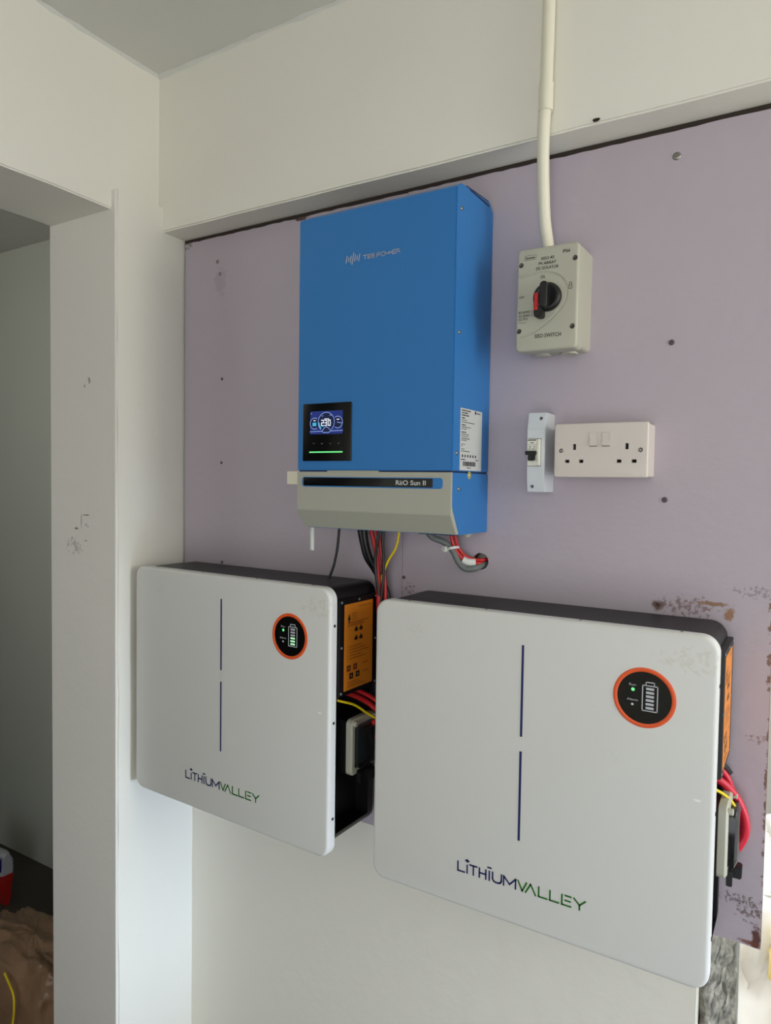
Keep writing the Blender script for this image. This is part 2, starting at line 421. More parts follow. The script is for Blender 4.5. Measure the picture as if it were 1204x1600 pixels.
# broken end of the back wall: rough masonry left from knocking out the opening
def rough_jamb():
    bm = B(); ny, nz = 22, 150; V = []
    for j in range(nz + 1):
        row = []
        for i in range(ny + 1):
            y = YW + .004 + (.205) * i / ny; z = .0 + 2.09 * j / nz
            x = -.1295 + .022 * (i / ny) ** 1.0 + random.uniform(-.006, .009) * (1 if 0 < i < ny else .4)
            row.append(bm.verts.new((x, y + random.uniform(-.002, .002), z)))
        V.append(row)
    for j in range(nz):
        for i in range(ny): bm.faces.new((V[j][i], V[j][i + 1], V[j + 1][i + 1], V[j + 1][i]))
    back = [[bm.verts.new((-.14, YW + .004 + .205 * i / ny, r.co.z if False else z)) for i in range(2)] for z in ()] if False else None
    o = link('door_2_jamb', bm, m_cement, None, 25)
    md = o.modifiers.new('s', 'SOLIDIFY'); md.thickness = .012; md.offset = -1
    return tag(o, kind='structure')
rough_jamb()
plain('door_2_edge', -.131, -.088, .236, .262, 0, 2.09, m=m_cement2, bev=.003)

# ------------------------------------------------------------------ lilac boards
def board(x0, x1, zb0, zb1, ztop, holes, screws, label):
    bm = B(); n = 40; pts = []
    for i in range(n + 1): pts.append((x0 + (x1 - x0) * i / n, zb0 + (zb1 - zb0) * i / n + random.uniform(-.0006, .0006)))
    for i in range(n + 1): pts.append((x1 - (x1 - x0) * i / n, ztop + random.uniform(-.0012, .0004)))
    prism(bm, pts, 'y', 0.0, .018)
    o = link('wall_board', bm, m_lilac)
    o.data.materials.append(m_rust)
    cuts = []
    for hx, hz, hr in holes:
        c = B(); cyl(c, (hx, -.02, hz), (0, 1, 0), hr, .06, 28); cuts.append(link('cut', c, None))
    if cuts: boolean(o, cuts)
    for p in o.data.polygons:
        if abs(p.normal.y) < .5: p.material_index = 1
    tag(o, label=label, cat='wall board', group=None)
    for x, z, r, m in screws: screw('screw', (x, -.0002, z), (0, -1, 0), r, m, o)
    return o
board(XP + .0045, -.6754, .856, .8505, 2.0905, [], [(-1.1688, 2.0345, .0045, m_screw), (-1.1607, 2.0062, .0042, m_screw), (-1.1532, 1.7702, .0033, m_rusty), (-1.1539, 1.5806, .0033, m_rusty), (-1.1504, 1.3535, .0033, m_rusty)],
      'lilac painted board beside the white corner pier, behind the battery with three lit green cells')
board(-.6748, -.0455, .8505, .8475, 2.0905, [(-.5118, 1.4003, .0152)], [(-.198, 2.0507, .0062, m_screw), (-.1971, 1.7654, .0045, m_rusty), (-.2003, 1.5195, .0045, m_rusty), (-.671, 1.358, .0035, m_rusty)],
      'lilac painted board with rusty stained outer edge, carrying isolator and socket')

# ------------------------------------------------------------------ lettering of the batteries
def lithium(h=.0173, w=.2089):
    """the word in navy strokes, the second half in green strokes; origin lower left"""
    s = .0026; a = Print(); g = Print()
    X = lambda f: f * w
    def P_(pr, pts): pr.path([(X(x), s / 2 + y * (h - s)) for x, y in pts], s)
    P_(a, [(.006, 1), (.006, 0), (.062, 0)])
    P_(a, [(.085, 0), (.085, .86)]); P_(a, [(.072, 1.36), (.098, 1.36)]); P_(a, [(.085, 1.25), (.085, 1.47)])
    P_(a, [(.108, 1), (.165, 1)]); P_(a, [(.137, 1), (.137, 0)])
    P_(a, [(.187, 1), (.187, 0)]); P_(a, [(.187, .5), (.238, .5)]); P_(a, [(.240, 1), (.240, 0)])
    P_(a, [(.268, 0), (.268, .98)]); P_(a, [(.256, 1.38), (.281, 1.38)])
    P_(a, [(.295, 1), (.295, .32), (.303, .1), (.318, 0), (.344, 0), (.359, .1), (.366, .32), (.366, 1)])
    P_(a, [(.384, 0), (.384, 1), (.431, .28), (.478, 1), (.478, 0)])
    P_(g, [(.497, 1), (.530, 0.02), (.562, .98)])
    P_(g, [(.556, 0.0), (.594, .98), (.632, 0)])
    P_(g, [(.656, 1), (.656, 0), (.718, 0)]); P_(g, [(.740, 1), (.740, 0), (.803, 0)])
    P_(g, [(.828, 1), (.828, 0), (.892, 0)]); P_(g, [(.852, 1), (.892, 1)]); P_(g, [(.852, .5), (.888, .5)])
    P_(g, [(.915, 1), (.955, .46), (.995, 1)]); P_(g, [(.955, .46), (.955, 0)])
    return a, g

# ------------------------------------------------------------------ wall battery
BW, BH = .5393, .4884
def battery(origin, yaw, label, lit):
    t = empty('wall_battery', origin, yaw, label=label, cat='battery', group='wall batteries')
    # white front cover, a dished metal sheet with rounded edges; origin = front upper left corner
    bm = B(); slab(bm, 0, BW, -BH, 0, 0, .019, .024, e=.006, seg=10)
    link('front_cover', bm, m_cover, t, 30)
    # black body with a cable bay on its right side
    x0, x1, z0, z1 = .004, BW - .004, -.472, -.0018
    bm = B(); slab(bm, x0, x1, z0, z1, .0185, .145, .024, seg=10)
    body = link('body', bm, m_body, t, 30)
    c = B(); box(c, x1 - .030, x1 + .05, .027, .128, -.452, -.203)
    boolean(body, [link('cut', c, None)])
    # hanging rail between body and board
    bm = B(); box(bm, .06, BW - .06, .1455, .150, -.12, -.05); link('mounting_rail', bm, m_screw, t)
    # side plate with orange label
    sx = BW + .0045
    bm = B(); box(bm, x1 - .0005, sx, .0215, .1405, -.199, -.0235, bev=.0008); link('side_plate', bm, m_body, t)
    bm = B(); box(bm, sx, sx + .0004, .035, .124, -.191, -.033); lab = link('warning_label', bm, m_olabel, t); lab['label'] = 'orange sticker with connection diagram'
    pk = Print(); pb = Print(); Y0, Z1 = .035, -.033
    def T(y, z): return (Y0 + y, Z1 - z)
    pb.text('Distribution Box', Y0 + .044, Z1 - .0085, .0032, width=.040)
    pk.poly([T(.009, .030), T(.019, .030), T(.014, .018)]); pk.f.append([T(.0115, .034), T(.0165, .034), T(.0165, .031), T(.0115, .031)])
    pb.path([T(.023, .030), T(.023, .019), T(.036, .019), T(.036, .030), T(.023, .030)], .0008); pb.seg(T(.026, .023), T(.033, .023), .0008); pb.seg(T(.026, .026), T(.033, .026), .0008)
    for z in (.0345, .0375, .0405): pb.seg(T(.009, z), T(.075 if z < .037 else .060, z), .0011)
    for yy in (.036, .051):
        for zz in (.0525, .069):
            pk.poly([T(yy - .005, zz), T(yy - .005, zz - .006), T(yy - .002, zz - .006), T(yy - .002, zz - .009), T(yy + .002, zz - .009), T(yy + .002, zz - .006), T(yy + .005, zz - .006), T(yy + .005, zz)])
    for k in range(5):
        pb.seg(T(.009, .079 + .0055 * k), T(.011, .079 + .0055 * k), .0014); pb.seg(T(.015, .079 + .0055 * k), T(.055 + .022 * ((k * 7) % 3) / 2, .079 + .0055 * k), .0011)
    for yy, zz, pr_ in ((.014, .118, pb), (.034, .118, pb), (.022, .133, pk), (.042, .133, pk)):
        pr_.rect(Y0 + yy - .006, Y0 + yy + .006, Z1 - zz - .0055, Z1 - zz + .0055)
    pb.seg(T(.056, .116), T(.075, .116), .001); pb.seg(T(.060, .132), T(.078, .132), .001)
    for k in range(3): pb.seg(T(.010, .144 + .004 * k), T(.045 + .01 * k, .144 + .004 * k), .0009)
    pk.put('label_print', m_ink, lab, 'side', sx + .0006); pb.put('label_print', m_brown, lab, 'side', sx + .0006)
    pd = Print()
    for yy, zz in ((.022, .118), (.042, .133)): pass
    for yy, zz in ((.022, .133), (.042, .133), (.014, .118), (.034, .118)): pd.disc(T(yy, zz), .0018, 10)
    pd.put('label_print', m_olabel, lab, 'side', sx + .0008)
    for y, z in ((.027, -.028), (.080, -.028), (.134, -.028), (.027, -.110), (.134, -.110), (.027, -.193), (.134, -.193)):
        screw('screw', (sx, y, z), (1, 0, 0), .0024, m_dimp, t, h=.0015)
    # screws of the cover edge
    for z in (-.068, -.243, -.417):
        bm = B(); cyl(bm, (BW - .0004, .0125, z), (1, 0, 0), .0028, .001, 12); link('screw', bm, m_matte, t)
    for x in (.06, .20, .35, .49):
        bm = B(); cyl(bm, (x, .0125, -.0005), (0, 0, 1), .0022, .001, 12); link('screw', bm, m_dimp, t)
    # printed bars, word
    p = Print(); p.rect(.2650, .2688, -.1880, -.0458); p.rect(.2650, .2688, -.3512, -.2108)
    p.put('printed_stripe', m_navy, t, 'front', -.0006)
    a, g = lithium(); a.put('lettering', m_navy, t, 'front', -.0006, .1636, -.4299, label='navy blue lettering'); g.put('lettering', m_green, t, 'front', -.0006, .1636, -.4299, label='green lettering')
    # round display
    cx, cz, r = .4454, -.0965, .0424
    bm = B(); n = 64
    loft(bm, [[(cx + q * math.cos(2 * PI * k / n), y, cz + q * math.sin(2 * PI * k / n)) for k in range(n)] for q, y in ((r, .0005), (r, -.0006), (r - .0008, -.0010), (r - .0054, -.0010), (r - .0058, -.0007), (r - .0058, .0005))])
    disp = link('status_display', bm, m_orange, t, 50); disp['label'] = 'round status display with orange rim'
    bm = B(); cyl(bm, (cx, .0004, cz), (0, -1, 0), r - .0056, .0010, 64); link('dark_lens', bm, m_black, disp)
    yd = -.0009; q = Print(); w = .0015
    q.path([(cx - .0022, cz + .0178), (cx - .0022, cz - .0178), (cx + .0178, cz - .0178), (cx + .0178, cz + .0178), (cx - .0022, cz + .0178)], w)
    q.path([(cx + .0022, cz + .0184), (cx + .0022, cz + .0226), (cx + .0134, cz + .0226), (cx + .0134, cz + .0184)], w)
    q.text('Run', cx - .0205, cz + .0150, .0034, width=.0092); q.text('Alarm', cx - .0232, cz - .0062, .0032, width=.0150); q.disc((cx - .0155, cz - .0114), .0019)
    u = Print(); v = Print(); u.disc((cx - .0152, cz + .0098), .0025)
    for k in range(6):
        zz = cz + .0134 - k * .0054
        (v if (lit and k > 2) else q).rect(cx + .0024, cx + .0132, zz - .0017, zz + .0017)
    q.put('display_print', m_greyp, disp, 'front', yd)
    u.put('status_light', m_glow_g, disp, 'front', yd, label='glowing green light')
    if lit: v.put('charge_bars', m_glow_g2, disp, 'front', yd, label='three glowing green charge bars')
    # breaker enclosure of the cable bay: pale frame, clear smoked cover, hinge, catch
    e0, e1 = .050, .127; c0, c1 = .5395, BW + .013
    bm = B()
    rings = []
    for X_, ins in ((c0, .0), (c1 - .003, 0), (c1, .003)):
        rings.append([(X_, pp[0], pp[1]) for pp in rr(e0 + ins, e1 - ins, -.351 + ins, -.247 - ins, .010, 6)])
    for X_, ins in ((c1, .010), (c1 - .012, .010)):
        rings.append([(X_, pp[0], pp[1]) for pp in rr(e0 + ins, e1 - ins, -.351 + ins + .002, -.247 - ins - .002, .006, 6)])
    loft(bm, rings); eb_ = B(); box(eb_, x1 - .0295, c0, e0 + .002, e1 - .002, -.348, -.250); en = link('breaker_box', bm, m_iso, t); en['label'] = 'pale grey breaker enclosure with clear lid'; link('enclosure_base', eb_, m_matte, en)
    bm = B(); rings = []
    for X_, ins in ((c1 - .011, .0115), (c1 + .008, .0115), (c1 + .012, .018)):
        rings.append([(X_, pp[0], pp[1]) for pp in rr(e0 + ins, e1 - ins + .006, -.351 + ins + .002, -.247 - ins - .001, .006, 6)])
    loft(bm, rings); link('clear_lid', bm, m_glass, en)
    bm = B(); box(bm, c1 - .010, c1 - .002, e0 + .022, e1 - .022, -.33, -.268, bev=.001); link('breaker', bm, m_mcb, en)
    bm = B(); cyl(bm, (c1 - .002, e0 + .008, -.2545), (1, 0, 0), .0048, .008, 18, bev=.001); link('hinge', bm, m_iso, en)
    bm = B(); cyl(bm, (c1 - .002, e1 - .008, -.2545), (1, 0, 0), .0048, .008, 18, bev=.001); link('hinge', bm, m_iso, en)
    bm = B(); box(bm, c1 - .002, c1 + .006, .070, .076, -.368, -.345, bev=.001); box(bm, c1 + .001, c1 + .016, .094, .112, -.366, -.348, bev=.0015); box(bm, c1 - .001, c1 + .005, .066, .110, -.349, -.343, bev=.001)
    link('catch', bm, m_matte, en)
    return t
b1 = battery((-1.2574, -.1541, 1.3525), -.0399, 'white fronted wall battery next to the corner pier, three green charge bars lit', True)
b2 = battery((-.6387, -.1537, 1.3407), 0, 'white fronted wall battery below the socket, grey unlit charge bars', False)

# ------------------------------------------------------------------ inverter
inv = empty('inverter', (0, 0, 0), 0, label='blue wall inverter with small lit screen and grey lower cover', cat='inverter')
ix0, ix1 = -.8155, -.5003
prof = [(-.1500, 1.5610), (-.1500, 2.0125), (-.1290, 2.0250), (-.0160, 2.0330), (-.001, 2.0180), (-.001, 1.5610)]
bm = B(); prism(bm, prof, 'x', ix0, ix1, bev=.0014); link('front_cover', bm, m_blue, inv, 20)
# side flange line of the cover and vent slot on top edge
bm = B(); box(bm, ix1 - .0002, ix1 + .0012, -.1490, -.1225, 1.562, 2.014, bev=.0005); link('side_flange', bm, m_blue, inv)
bm = B(); box(bm, ix1 - .004, ix1 + .0002, -.1000, -.0190, 2.0232, 2.0268); link('vent_slot', bm, m_bluedark, inv)
bm = B(); prism(bm, [(-.1100, 2.0262), (-.0200, 2.0322), (-.0200, 2.0340), (-.1100, 2.0280)], 'x', ix0 + .004, ix1 - .001); link('top_vent', bm, m_bluedark, inv)
# recess line and lower section
bm = B(); box(bm, ix0 + .002, ix1 - .002, -.1465, -.002, 1.5575, 1.5612); link('shadow_gap', bm, m_bluedark, inv)
bm = B(); prism(bm, [(-.1465, 1.5580), (-.001, 1.5580), (-.001, 1.4545), (-.1180, 1.4545), (-.1465, 1.5020)], 'x', ix0 + .001, ix1 - .0001, bev=.0008); link('lower_body', bm, m_blue, inv, 20)
low = [(-.1505, 1.5585), (-.1430, 1.5585), (-.1440, 1.4960), (-.1180, 1.4560), (-.1285, 1.4560), (-.1505, 1.4885)]
bm = B(); prism(bm, low, 'x', ix0, ix1 - .0003, bev=.0008); low_o = link('lower_cover', bm, m_beige, inv, 20); low_o['label'] = 'grey beige lower cover with slanted bottom'
bm = B(); slab(bm, -.8035, -.5155, 1.5312, 1.5492, -.1512, -.150, .005, e=.0004); link('name_strip', bm, m_blue, low_o)
bm = B(); slab(bm, -.7995, -.5335, 1.5332, 1.5478, -.1522, -.1505, .0018, e=.0004); ns = link('name_strip', bm, m_black, low_o); ns['label'] = 'black name strip'
p = Print(); p.text('RiiO Sun II', -.6030, 1.5368, .0078, width=.0570, off=.012); p.put('lettering', m_white_t, low_o, 'front', -.1525)
# clips showing in the gap (grey middle piece)
bm = B(); box(bm, -.748, -.640, -.1498, -.140, 1.5586, 1.5606); link('gap_strip', bm, m_beige, inv)
# maker's mark
p = Print()
for k, ln in enumerate((.0125, .0075, .0120, .0205, .0120, .0075, .0125)):
    x = -.7105 + k * .0044; dz = (0, .0, -.0005, .0, .0005, .0, .0)[k]; c = 1.9285 + dz
    sl = .19
    p.seg((x - sl * ln / 2, c - ln / 2), (x + sl * ln / 2, c + ln / 2), .0017)
X0, H0 = -.6755, .0062; z0 = 1.9243; s = .00125; cw = .0078
def st(pts): p.path([(X0 + a * .0726, z0 + b * H0) for a, b in pts], s)
st([(.0, 1), (.10, 1)]); st([(.05, 1), (.05, 0)])
for q in (.125, .235): st([(q, 0), (q, 1), (q + .08, 1), (q + .09, .75), (q + .08, .52), (q, .52)]); st([(q, 0), (q + .08, 0), (q + .09, .25), (q + .08, .52)])
st([(.38, 0), (.38, 1), (.46, 1), (.475, .7), (.46, .42), (.38, .42)])
st([(.50, .1), (.50, .9), (.515, 1), (.585, 1), (.60, .9), (.60, .1), (.585, 0), (.515, 0), (.50, .1)])
st([(.62, .7), (.66, .25), (.69, .7), (.69, .3)]); st([(.69, .5), (.76, .5)]); st([(.725, .85), (.725, .15)])
st([(.88, 1), (.80, 1), (.78, .5), (.80, 0), (.88, 0)]); st([(.78, .5), (.87, .5)])
st([(.905, 0), (.905, .45)]); st([(.89, 1), (.985, 1), (.998, .72), (.985, .46), (.905, .46)]); st([(.998, .72), (.998, 0)])
p.put('lettering', m_greyp, inv, 'front', -.1507)
# screen panel
bm = B(); slab(bm, -.8020, -.6955, 1.5778, 1.6812, -.1522, -.149, .0015, e=.0005); scr = link('display_panel', bm, m_black, inv); scr['label'] = 'black display panel with lit screen and green light bar'
lx0, lx1, lz0, lz1 = -.7852, -.7135, 1.6258, 1.6672; yd = -.1524
def LP(u, v): return (lx0 + u * (lx1 - lx0), lz1 - v * (lz1 - lz0))
p = Print(); p.rect(lx0, lx1, lz0, lz1); p.put('screen', m_glow_b, scr, 'front', yd)
p = Print(); p.disc(LP(.5, .48), .0178, 40); p.disc(LP(.14, .53), .0100, 30); p.disc(LP(.85, .50), .0103, 30); p.put('screen_graphics', m_glow_n, scr, 'front', yd - .0001)
p = Print(); w = .0011
p.arc(LP(.5, .48), .0178, -50, 205, w, 40, ry=.0172)
p.arc(LP(.5, .48), .0178, 205, 230, w, 8, ry=.0172)
p.arc(LP(.14, .53), .0100, 55, 305, w, 30); p.arc(LP(.85, .50), .0103, -125, 125, w, 30)
p.path([LP(.0, .885), LP(.37, .87), LP(.44, .74), (LP(.5, .68)), LP(.57, .74), LP(.66, .87), LP(1.0, .86)], w)
p.path([LP(.37, .87), LP(.42, .93), LP(.58, .93), LP(.64, .87)], w)
p.seg(LP(.83, .50), LP(.98, .55), w); p.disc(LP(.035, .10), .0011, 12)
p.seg(LP(.36, .22), LP(.41, .21), .001); p.seg(LP(.60, .20), LP(.66, .19), .001); p.disc(LP(.67, .53), .0006, 8)
p.put('screen_graphics', m_glow_l, scr, 'front', yd - .0002)
def digit(p, u, v, w_, h_, segs, t):
    a, b = LP(u, v); c, d = a + w_, b - h_; m_ = (b + d) / 2
    D = {'t': ((a, b), (c, b)), 'm': ((a, m_), (c, m_)), 'b': ((a, d), (c, d)), 'tl': ((a, b), (a, m_)), 'tr': ((c, b), (c, m_)), 'bl': ((a, m_), (a, d)), 'br': ((c, m_), (c, d))}
    for s_ in segs: p.seg(*D[s_], t, t / 2)
p = Print()
digit(p, .355, .40, .0044, .0094, ('t', 'tr', 'm', 'bl', 'b'), .0015); digit(p, .455, .40, .0044, .0094, ('t', 'tr', 'm', 'br', 'b'), .0015); digit(p, .565, .40, .0044, .0094, ('t', 'tl', 'tr', 'bl', 'br', 'b'), .0015)
a, b = LP(.44, .36); p.rect(a, a + .0105, b, b + .0012)
a, b = LP(.82, .40); p.rect(a, a + .0058, b, b + .0014)
a, b = LP(.105, .42); p.rect(a, a + .005, b, b + .0014)
p.put('screen_graphics', m_glow_w, scr, 'front', yd - .0003)
p = Print(); p.arc(LP(.5, .48), .0160, 182, 226, .0024, 12, ry=.0155); a, b = LP(.075, .64); p.rect(a, a + .0085, b, b + .0062)
a, b = LP(.38, .68); p.rect(a, a + .0035, b, b + .0008); a, b = LP(.59, .66); p.rect(a, a + .0035, b, b + .0008)
p.put('screen_graphics', m_glow_c, scr, 'front', yd - .0002)
p = Print(); p.rect(-.7868, -.7130, 1.5926, 1.5948); p.put('light_bar', m_glow_g, scr, 'front', yd, label='glowing green light bar')
p = Print()
for k, x in enumerate((-.7770, -.7585, -.7400, -.7220)):
    p.path([(x - .002, 1.6085 + .0012), (x, 1.6085 - (.001 if k else -.001)), (x + .0022, 1.6085 + (.0008 if k != 3 else .002))], .0007)
p.put('touch_keys', m_dimp, scr, 'front', yd)
# screws on the side, earth bolt, nameplate
for y, z in ((-.1330, 1.9831), (-.1340, 1.7857), (-.1355, 1.5903)): screw('screw', (ix1 + .0012, y, z), (1, 0, 0), .0036, m_screw, inv, h=.0022)
screw('screw', (ix1, -.1225, 1.5316), (1, 0, 0), .0036, m_screw, inv, h=.0022)
bm = B(); cyl(bm, (ix1, -.0822, 1.5549), (1, 0, 0), .0068, .0006, 24); e_ = link('earth_terminal', bm, m_brass, inv); screw('screw', (ix1 + .0006, -.0822, 1.5549), (1, 0, 0), .0036, m_brass, e_, h=.002)
bm = B(); box(bm, ix1, ix1 + .0004, -.1215, -.0335, 1.5625, 1.6655); npl = link('rating_label', bm, m_paper, inv); npl['label'] = 'white rating sticker with fine print and barcode'
p = Print(); ya, za = -.1215, 1.6655
def bar(y0, y1, z, w): 
    y = y0
    while y < y1:
        ln = min(random.uniform(.003, .008), y1 - y); p.rect(ya + y, ya + y + ln * .9, za - z - w / 2, za - z + w / 2); y += ln + .0008
for z, y1, w in ((.0035, .040, .0022), (.0075, .030, .0022), (.0115, .034, .0022), (.0160, .018, .0020), (.0195, .026, .0013), (.0228, .056, .0013), (.0275, .022, .0020), (.0308, .042, .0013), (.0340, .026, .0013), (.0395, .024, .0020), (.0430, .034, .0013), (.0463, .034, .0013), (.0500, .038, .0015), (.0530, .026, .0013), (.0595, .020, .0013), (.0625, .010, .0013), (.0675, .018, .0013), (.0710, .038, .0014), (.0848, .022, .0018)):
    bar(.005, y1, z, w)
bar(.066, .080, .0045, .0020); p.disc((ya + .060, za - .0040), .0032, 12); bar(.064, .076, .0848, .0018)
for k in range(6): p.rect(ya + .008 + k * .0105, ya + .0125 + k * .0105, za - .081, za - .0765)
yy = .012
while yy < .064:
    w = random.choice((.0006, .0010, .0016)); p.rect(ya + yy, ya + yy + w, za - .0955, za - .0880); yy += w + random.choice((.0006, .0009))
bar(.028, .044, .0985, .0014)
p.put('label_print', m_ink, npl, 'side', ix1 + .0006)
# cable gland under the right rear corner, left drain stub, mounting ear left
bm = B(); cyl(bm, (-.525, -.035, 1.4550), (0, 0, -1), .0125, .003, 20); cyl(bm, (-.525, -.035, 1.4525), (0, 0, -1), .0105, .003, 20, r2=.0085); cyl(bm, (-.525, -.035, 1.4495), (0, 0, -1), .0080, .004, 20, r2=.0050)
link('cable_gland', bm, m_iso, inv)
bm = B(); box(bm, -.60, -.53, -.075, -.045, 1.450, 1.4549); link('terminal_tray', bm, m_matte, inv)
bm = B(); box(bm, -.8485, -.8148, -.140, -.137, 1.5350, 1.5590, bev=.0008); link('mounting_ear', bm, m_pipe, inv)
bm = B(); tube(bm, [(-.8080, -.1130, 1.4560), (-.8080, -.1130, 1.434), (-.8078, -.1130, 1.4110)], .0045, 12, 3)
bm2 = bm; o = link('antenna_stub', bm2, m_paper, inv); o['label'] = 'short white stub hanging from the bottom'

# ------------------------------------------------------------------ isolator
iso = empty('isolator_switch', (-.4238, 0, 1.9200), 0, label='pale grey rotary isolator switch with red marked black knob, below the conduit', cat='switch')
iso.rotation_euler = (0, .005, 0)
iw, ih = .1013, .1645; yf = -.0786
bm = B(); slab(bm, 0.001, iw - .001, -ih + .005, .001, -.052, 0.0, .007, e=.0015); link('back_box', bm, m_iso, iso)
bm = B(); slab(bm, 0, iw, -ih, 0, yf, -.050, .008, e=.004); lid = link('lid', bm, m_iso, iso)
cuts = []
hl = ((.0058, -.0252), (.0935, -.0252), (.0050, -.1308), (.0922, -.1304))
for a, b in hl:
    c = B(); cyl(c, (a + .001, yf - .01, b), (0, 1, 0), .0042, .022, 20); cuts.append(link('cut', c, None))
# shallow curved groove around the knob
gp = [(.004, -.0452), (.0138, -.0432), (.0352, -.0408), (.0499, -.0418), (.0667, -.0475), (.0790, -.0590), (.0838, -.0732), (.0820, -.0868), (.0751, -.0989), (.058, -.116), (.0321, -.1336), (.006, -.1414)]
c = B(); tube(c, [(a, yf - .0004, b) for a, b in gp], .0021, 8, 6); cuts.append(link('cut', c, None))
boolean(lid, cuts)
for a, b in hl:
    bm = B(); cyl(bm, (a + .001, yf + .0118, b), (0, -1, 0), .0040, .003, 16); link('screw', bm, m_rusty, lid)
p = Print()
F = lambda x, z: (x + .4238, z - 1.9200)
for t_, cx, cz, h, w in (('SISO-40', .0508, -.0213, .0046, .0215), ('PV ARRAY', .0508, -.0290, .0046, .0285), ('DC ISOLATOR', .0508, -.0365, .0046, .0365), ('ON', .0436, -.0505, .0050, .0070), ('OFF', .0095, -.0785, .0036, .0085), ('SISO SWITCH', .0545, -.1440, .0060, .0430), ('IP66', .0812, -.0150, .0052, .0118)):
    p.text(t_, cx, cz, h, width=w, align='CENTER', off=.012)
for t_, cz, w in (('IEC60947-3', -.1030, .0232), ('AS 60947-3', -.1087, .0232), ('DC-PV2', -.1140, .0158)): p.text(t_, .0048, cz, .0040, width=w, off=.006)
p.seg((.0055, -.1175), (.010, -.1175), .0005); p.seg((.010, -.1175), (.014, -.1190), .0005); p.seg((.014, -.1175), (.018, -.1175), .0005)
p.path([(.0130, -.0185), (.0130, -.0115), (.0318, -.0115), (.0318, -.0185), (.0130, -.0185)], .0004)
p.text('Suntree', .0222, -.0168, .0036, width=.0155, align='CENTER', off=.02)
p.path([(.0865, -.0720), (.0915, -.0720), (.0915, -.0665), (.0865, -.0665), (.0865, -.0720)], .0007); p.path([(.0873, -.0665), (.0873, -.0622), (.0907, -.0622), (.0907, -.0665)], .0007); p.seg((.0882, -.0693), (.0898, -.0693), .0007)
p.put('lettering', m_ink, lid, 'front', yf - .0005)
kx, kz = .0530, -.0815
bm = B(); n = 36
loft(bm, [[(kx + r * math.cos(2 * PI * k / n), yf - y, kz + r * math.sin(2 * PI * k / n)) for k in range(n)] for r, y in ((.0225, .0), (.0225, .006), (.0210, .0085), (.0185, .0100), (.0170, .0100), (.0150, .0090))])
knob = link('rotary_knob', bm, m_matte, iso, 40)
# grip across the knob, tilted as left by the switch's setting, with its locking tongue
bm = B(); slab(bm, kx - .0062, kx + .0062, kz - .0205, kz + .0205, yf - .024, yf - .008, .0058, e=.002); gr = link('grip', bm, m_matte, knob)
bm = B(); prism(bm, [(kx - .0165, kz + .003), (kx - .0165, kz - .0300), (kx - .0130, kz - .0340), (kx - .0050, kz - .0340), (kx - .0030, kz - .0320), (kx - .0030, kz - .010)], 'y', yf - .020, yf - .002, bev=.0012)
link('locking_tongue', bm, m_matte, knob)
bm = B(); slab(bm, kx - .0150, kx - .0092, kz - .0230, kz + .0040, yf - .0215, yf - .0195, .0008, e=.0004); o = link('red_marker', bm, m_red, knob); o['label'] = 'red marker of the knob'
bm = B(); box(bm, kx - .0072, kx - .0048, kz - .0300, kz - .0245, yf - .0208, yf - .0195); link('red_marker', bm, m_red, knob)
for a in (.028, .0725):
    bm = B(); cyl(bm, (a, -.024, -ih + .0055), (0, 0, -1), .0125, .0030, 24); cyl(bm, (a, -.024, -ih + .0030), (0, 0, -1), .0145, .0028, 24, bev=.0008)
    link('knockout_plug', bm, m_iso, iso)

# ------------------------------------------------------------------ conduit
con = empty('conduit', (-.39, -.076, 2.1), 0, label='cream plastic conduit pipe running down the white beam into the isolator', cat='pipe')
def rel(o_, pts): return [Vector(p) - o_.location for p in pts]
bm = B(); tube(bm, rel(con, [(-.3800, -.0775, ZC + .02), (-.3808, -.0775, 2.30), (-.3822, -.0775, 2.172)]), .0100, 20, 6); link('pipe', bm, m_pipe, con)
bm = B(); tube(bm, rel(con, [(-.3825, -.0770, 2.150), (-.3850, -.0765, 2.110), (-.3890, -.0650, 2.065), (-.3930, -.0480, 2.020), (-.3935, -.0370, 1.975), (-.3900, -.0300, 1.940), (-.3895, -.0290, 1.9195)]), .0098, 20, 8); link('pipe', bm, m_pipe, con)
bm = B(); tube(bm, rel(con, [(-.3820, -.0775, 2.173), (-.3823, -.0775, 2.152), (-.3828, -.0772, 2.131)]), .0115, 20, 4); link('coupling', bm, m_pipe, con)

# ------------------------------------------------------------------ small breaker box
mb = empty('breaker_enclosure', (-.4100, 0, 1.5285), 0, label='narrow white breaker enclosure with black toggle beside the double socket', cat='breaker')
bw = .0300
pr_ = [(-.0005, 0), (-.0455, 0), (-.0505, .026), (-.0505, .1030), (-.0520, .1032), (-.0460, .1312), (-.0005, .1312)]
bm = B(); prism(bm, pr_, 'x', 0, bw, bev=.0009); eb = link('enclosure', bm, m_plas2, mb, 20)
cs = []
for a, b in ((.0217, .1215), (.0085, .0090)):
    c = B(); cyl(c, (a, -.07, b), (0, 1, 0), .0030, .045, 18); cs.append(link('cut', c, None))
c = B(); box(c, .0012, .0240, -.07, -.035, .0425, .0885); cs.append(link('cut', c, None))
boolean(eb, cs)
for a, b in ((.0217, .1215), (.0085, .0090)):
    bm = B(); cyl(bm, (a, -.026, b), (0, -1, 0), .0028, .004, 14); link('screw', bm, m_rusty, eb)
bm = B(); prism(bm, [(-.034, .0432), (-.0530, .0432), (-.0540, .0520), (-.0500, .0530), (-.0500, .0640), (-.0560, .0660), (-.0560, .0875), (-.034, .0875)], 'x', .0018, .0185, bev=.0006); mc = link('circuit_breaker', bm, m_mcb, mb)
bm = B(); prism(bm, [(-.034, .0432), (-.0540, .0432), (-.0575, .0560), (-.0575, .0760), (-.0545, .0875), (-.034, .0875)], 'x', .0190, .0232, bev=.0006); link('breaker_flank', bm, m_mcb, mb)
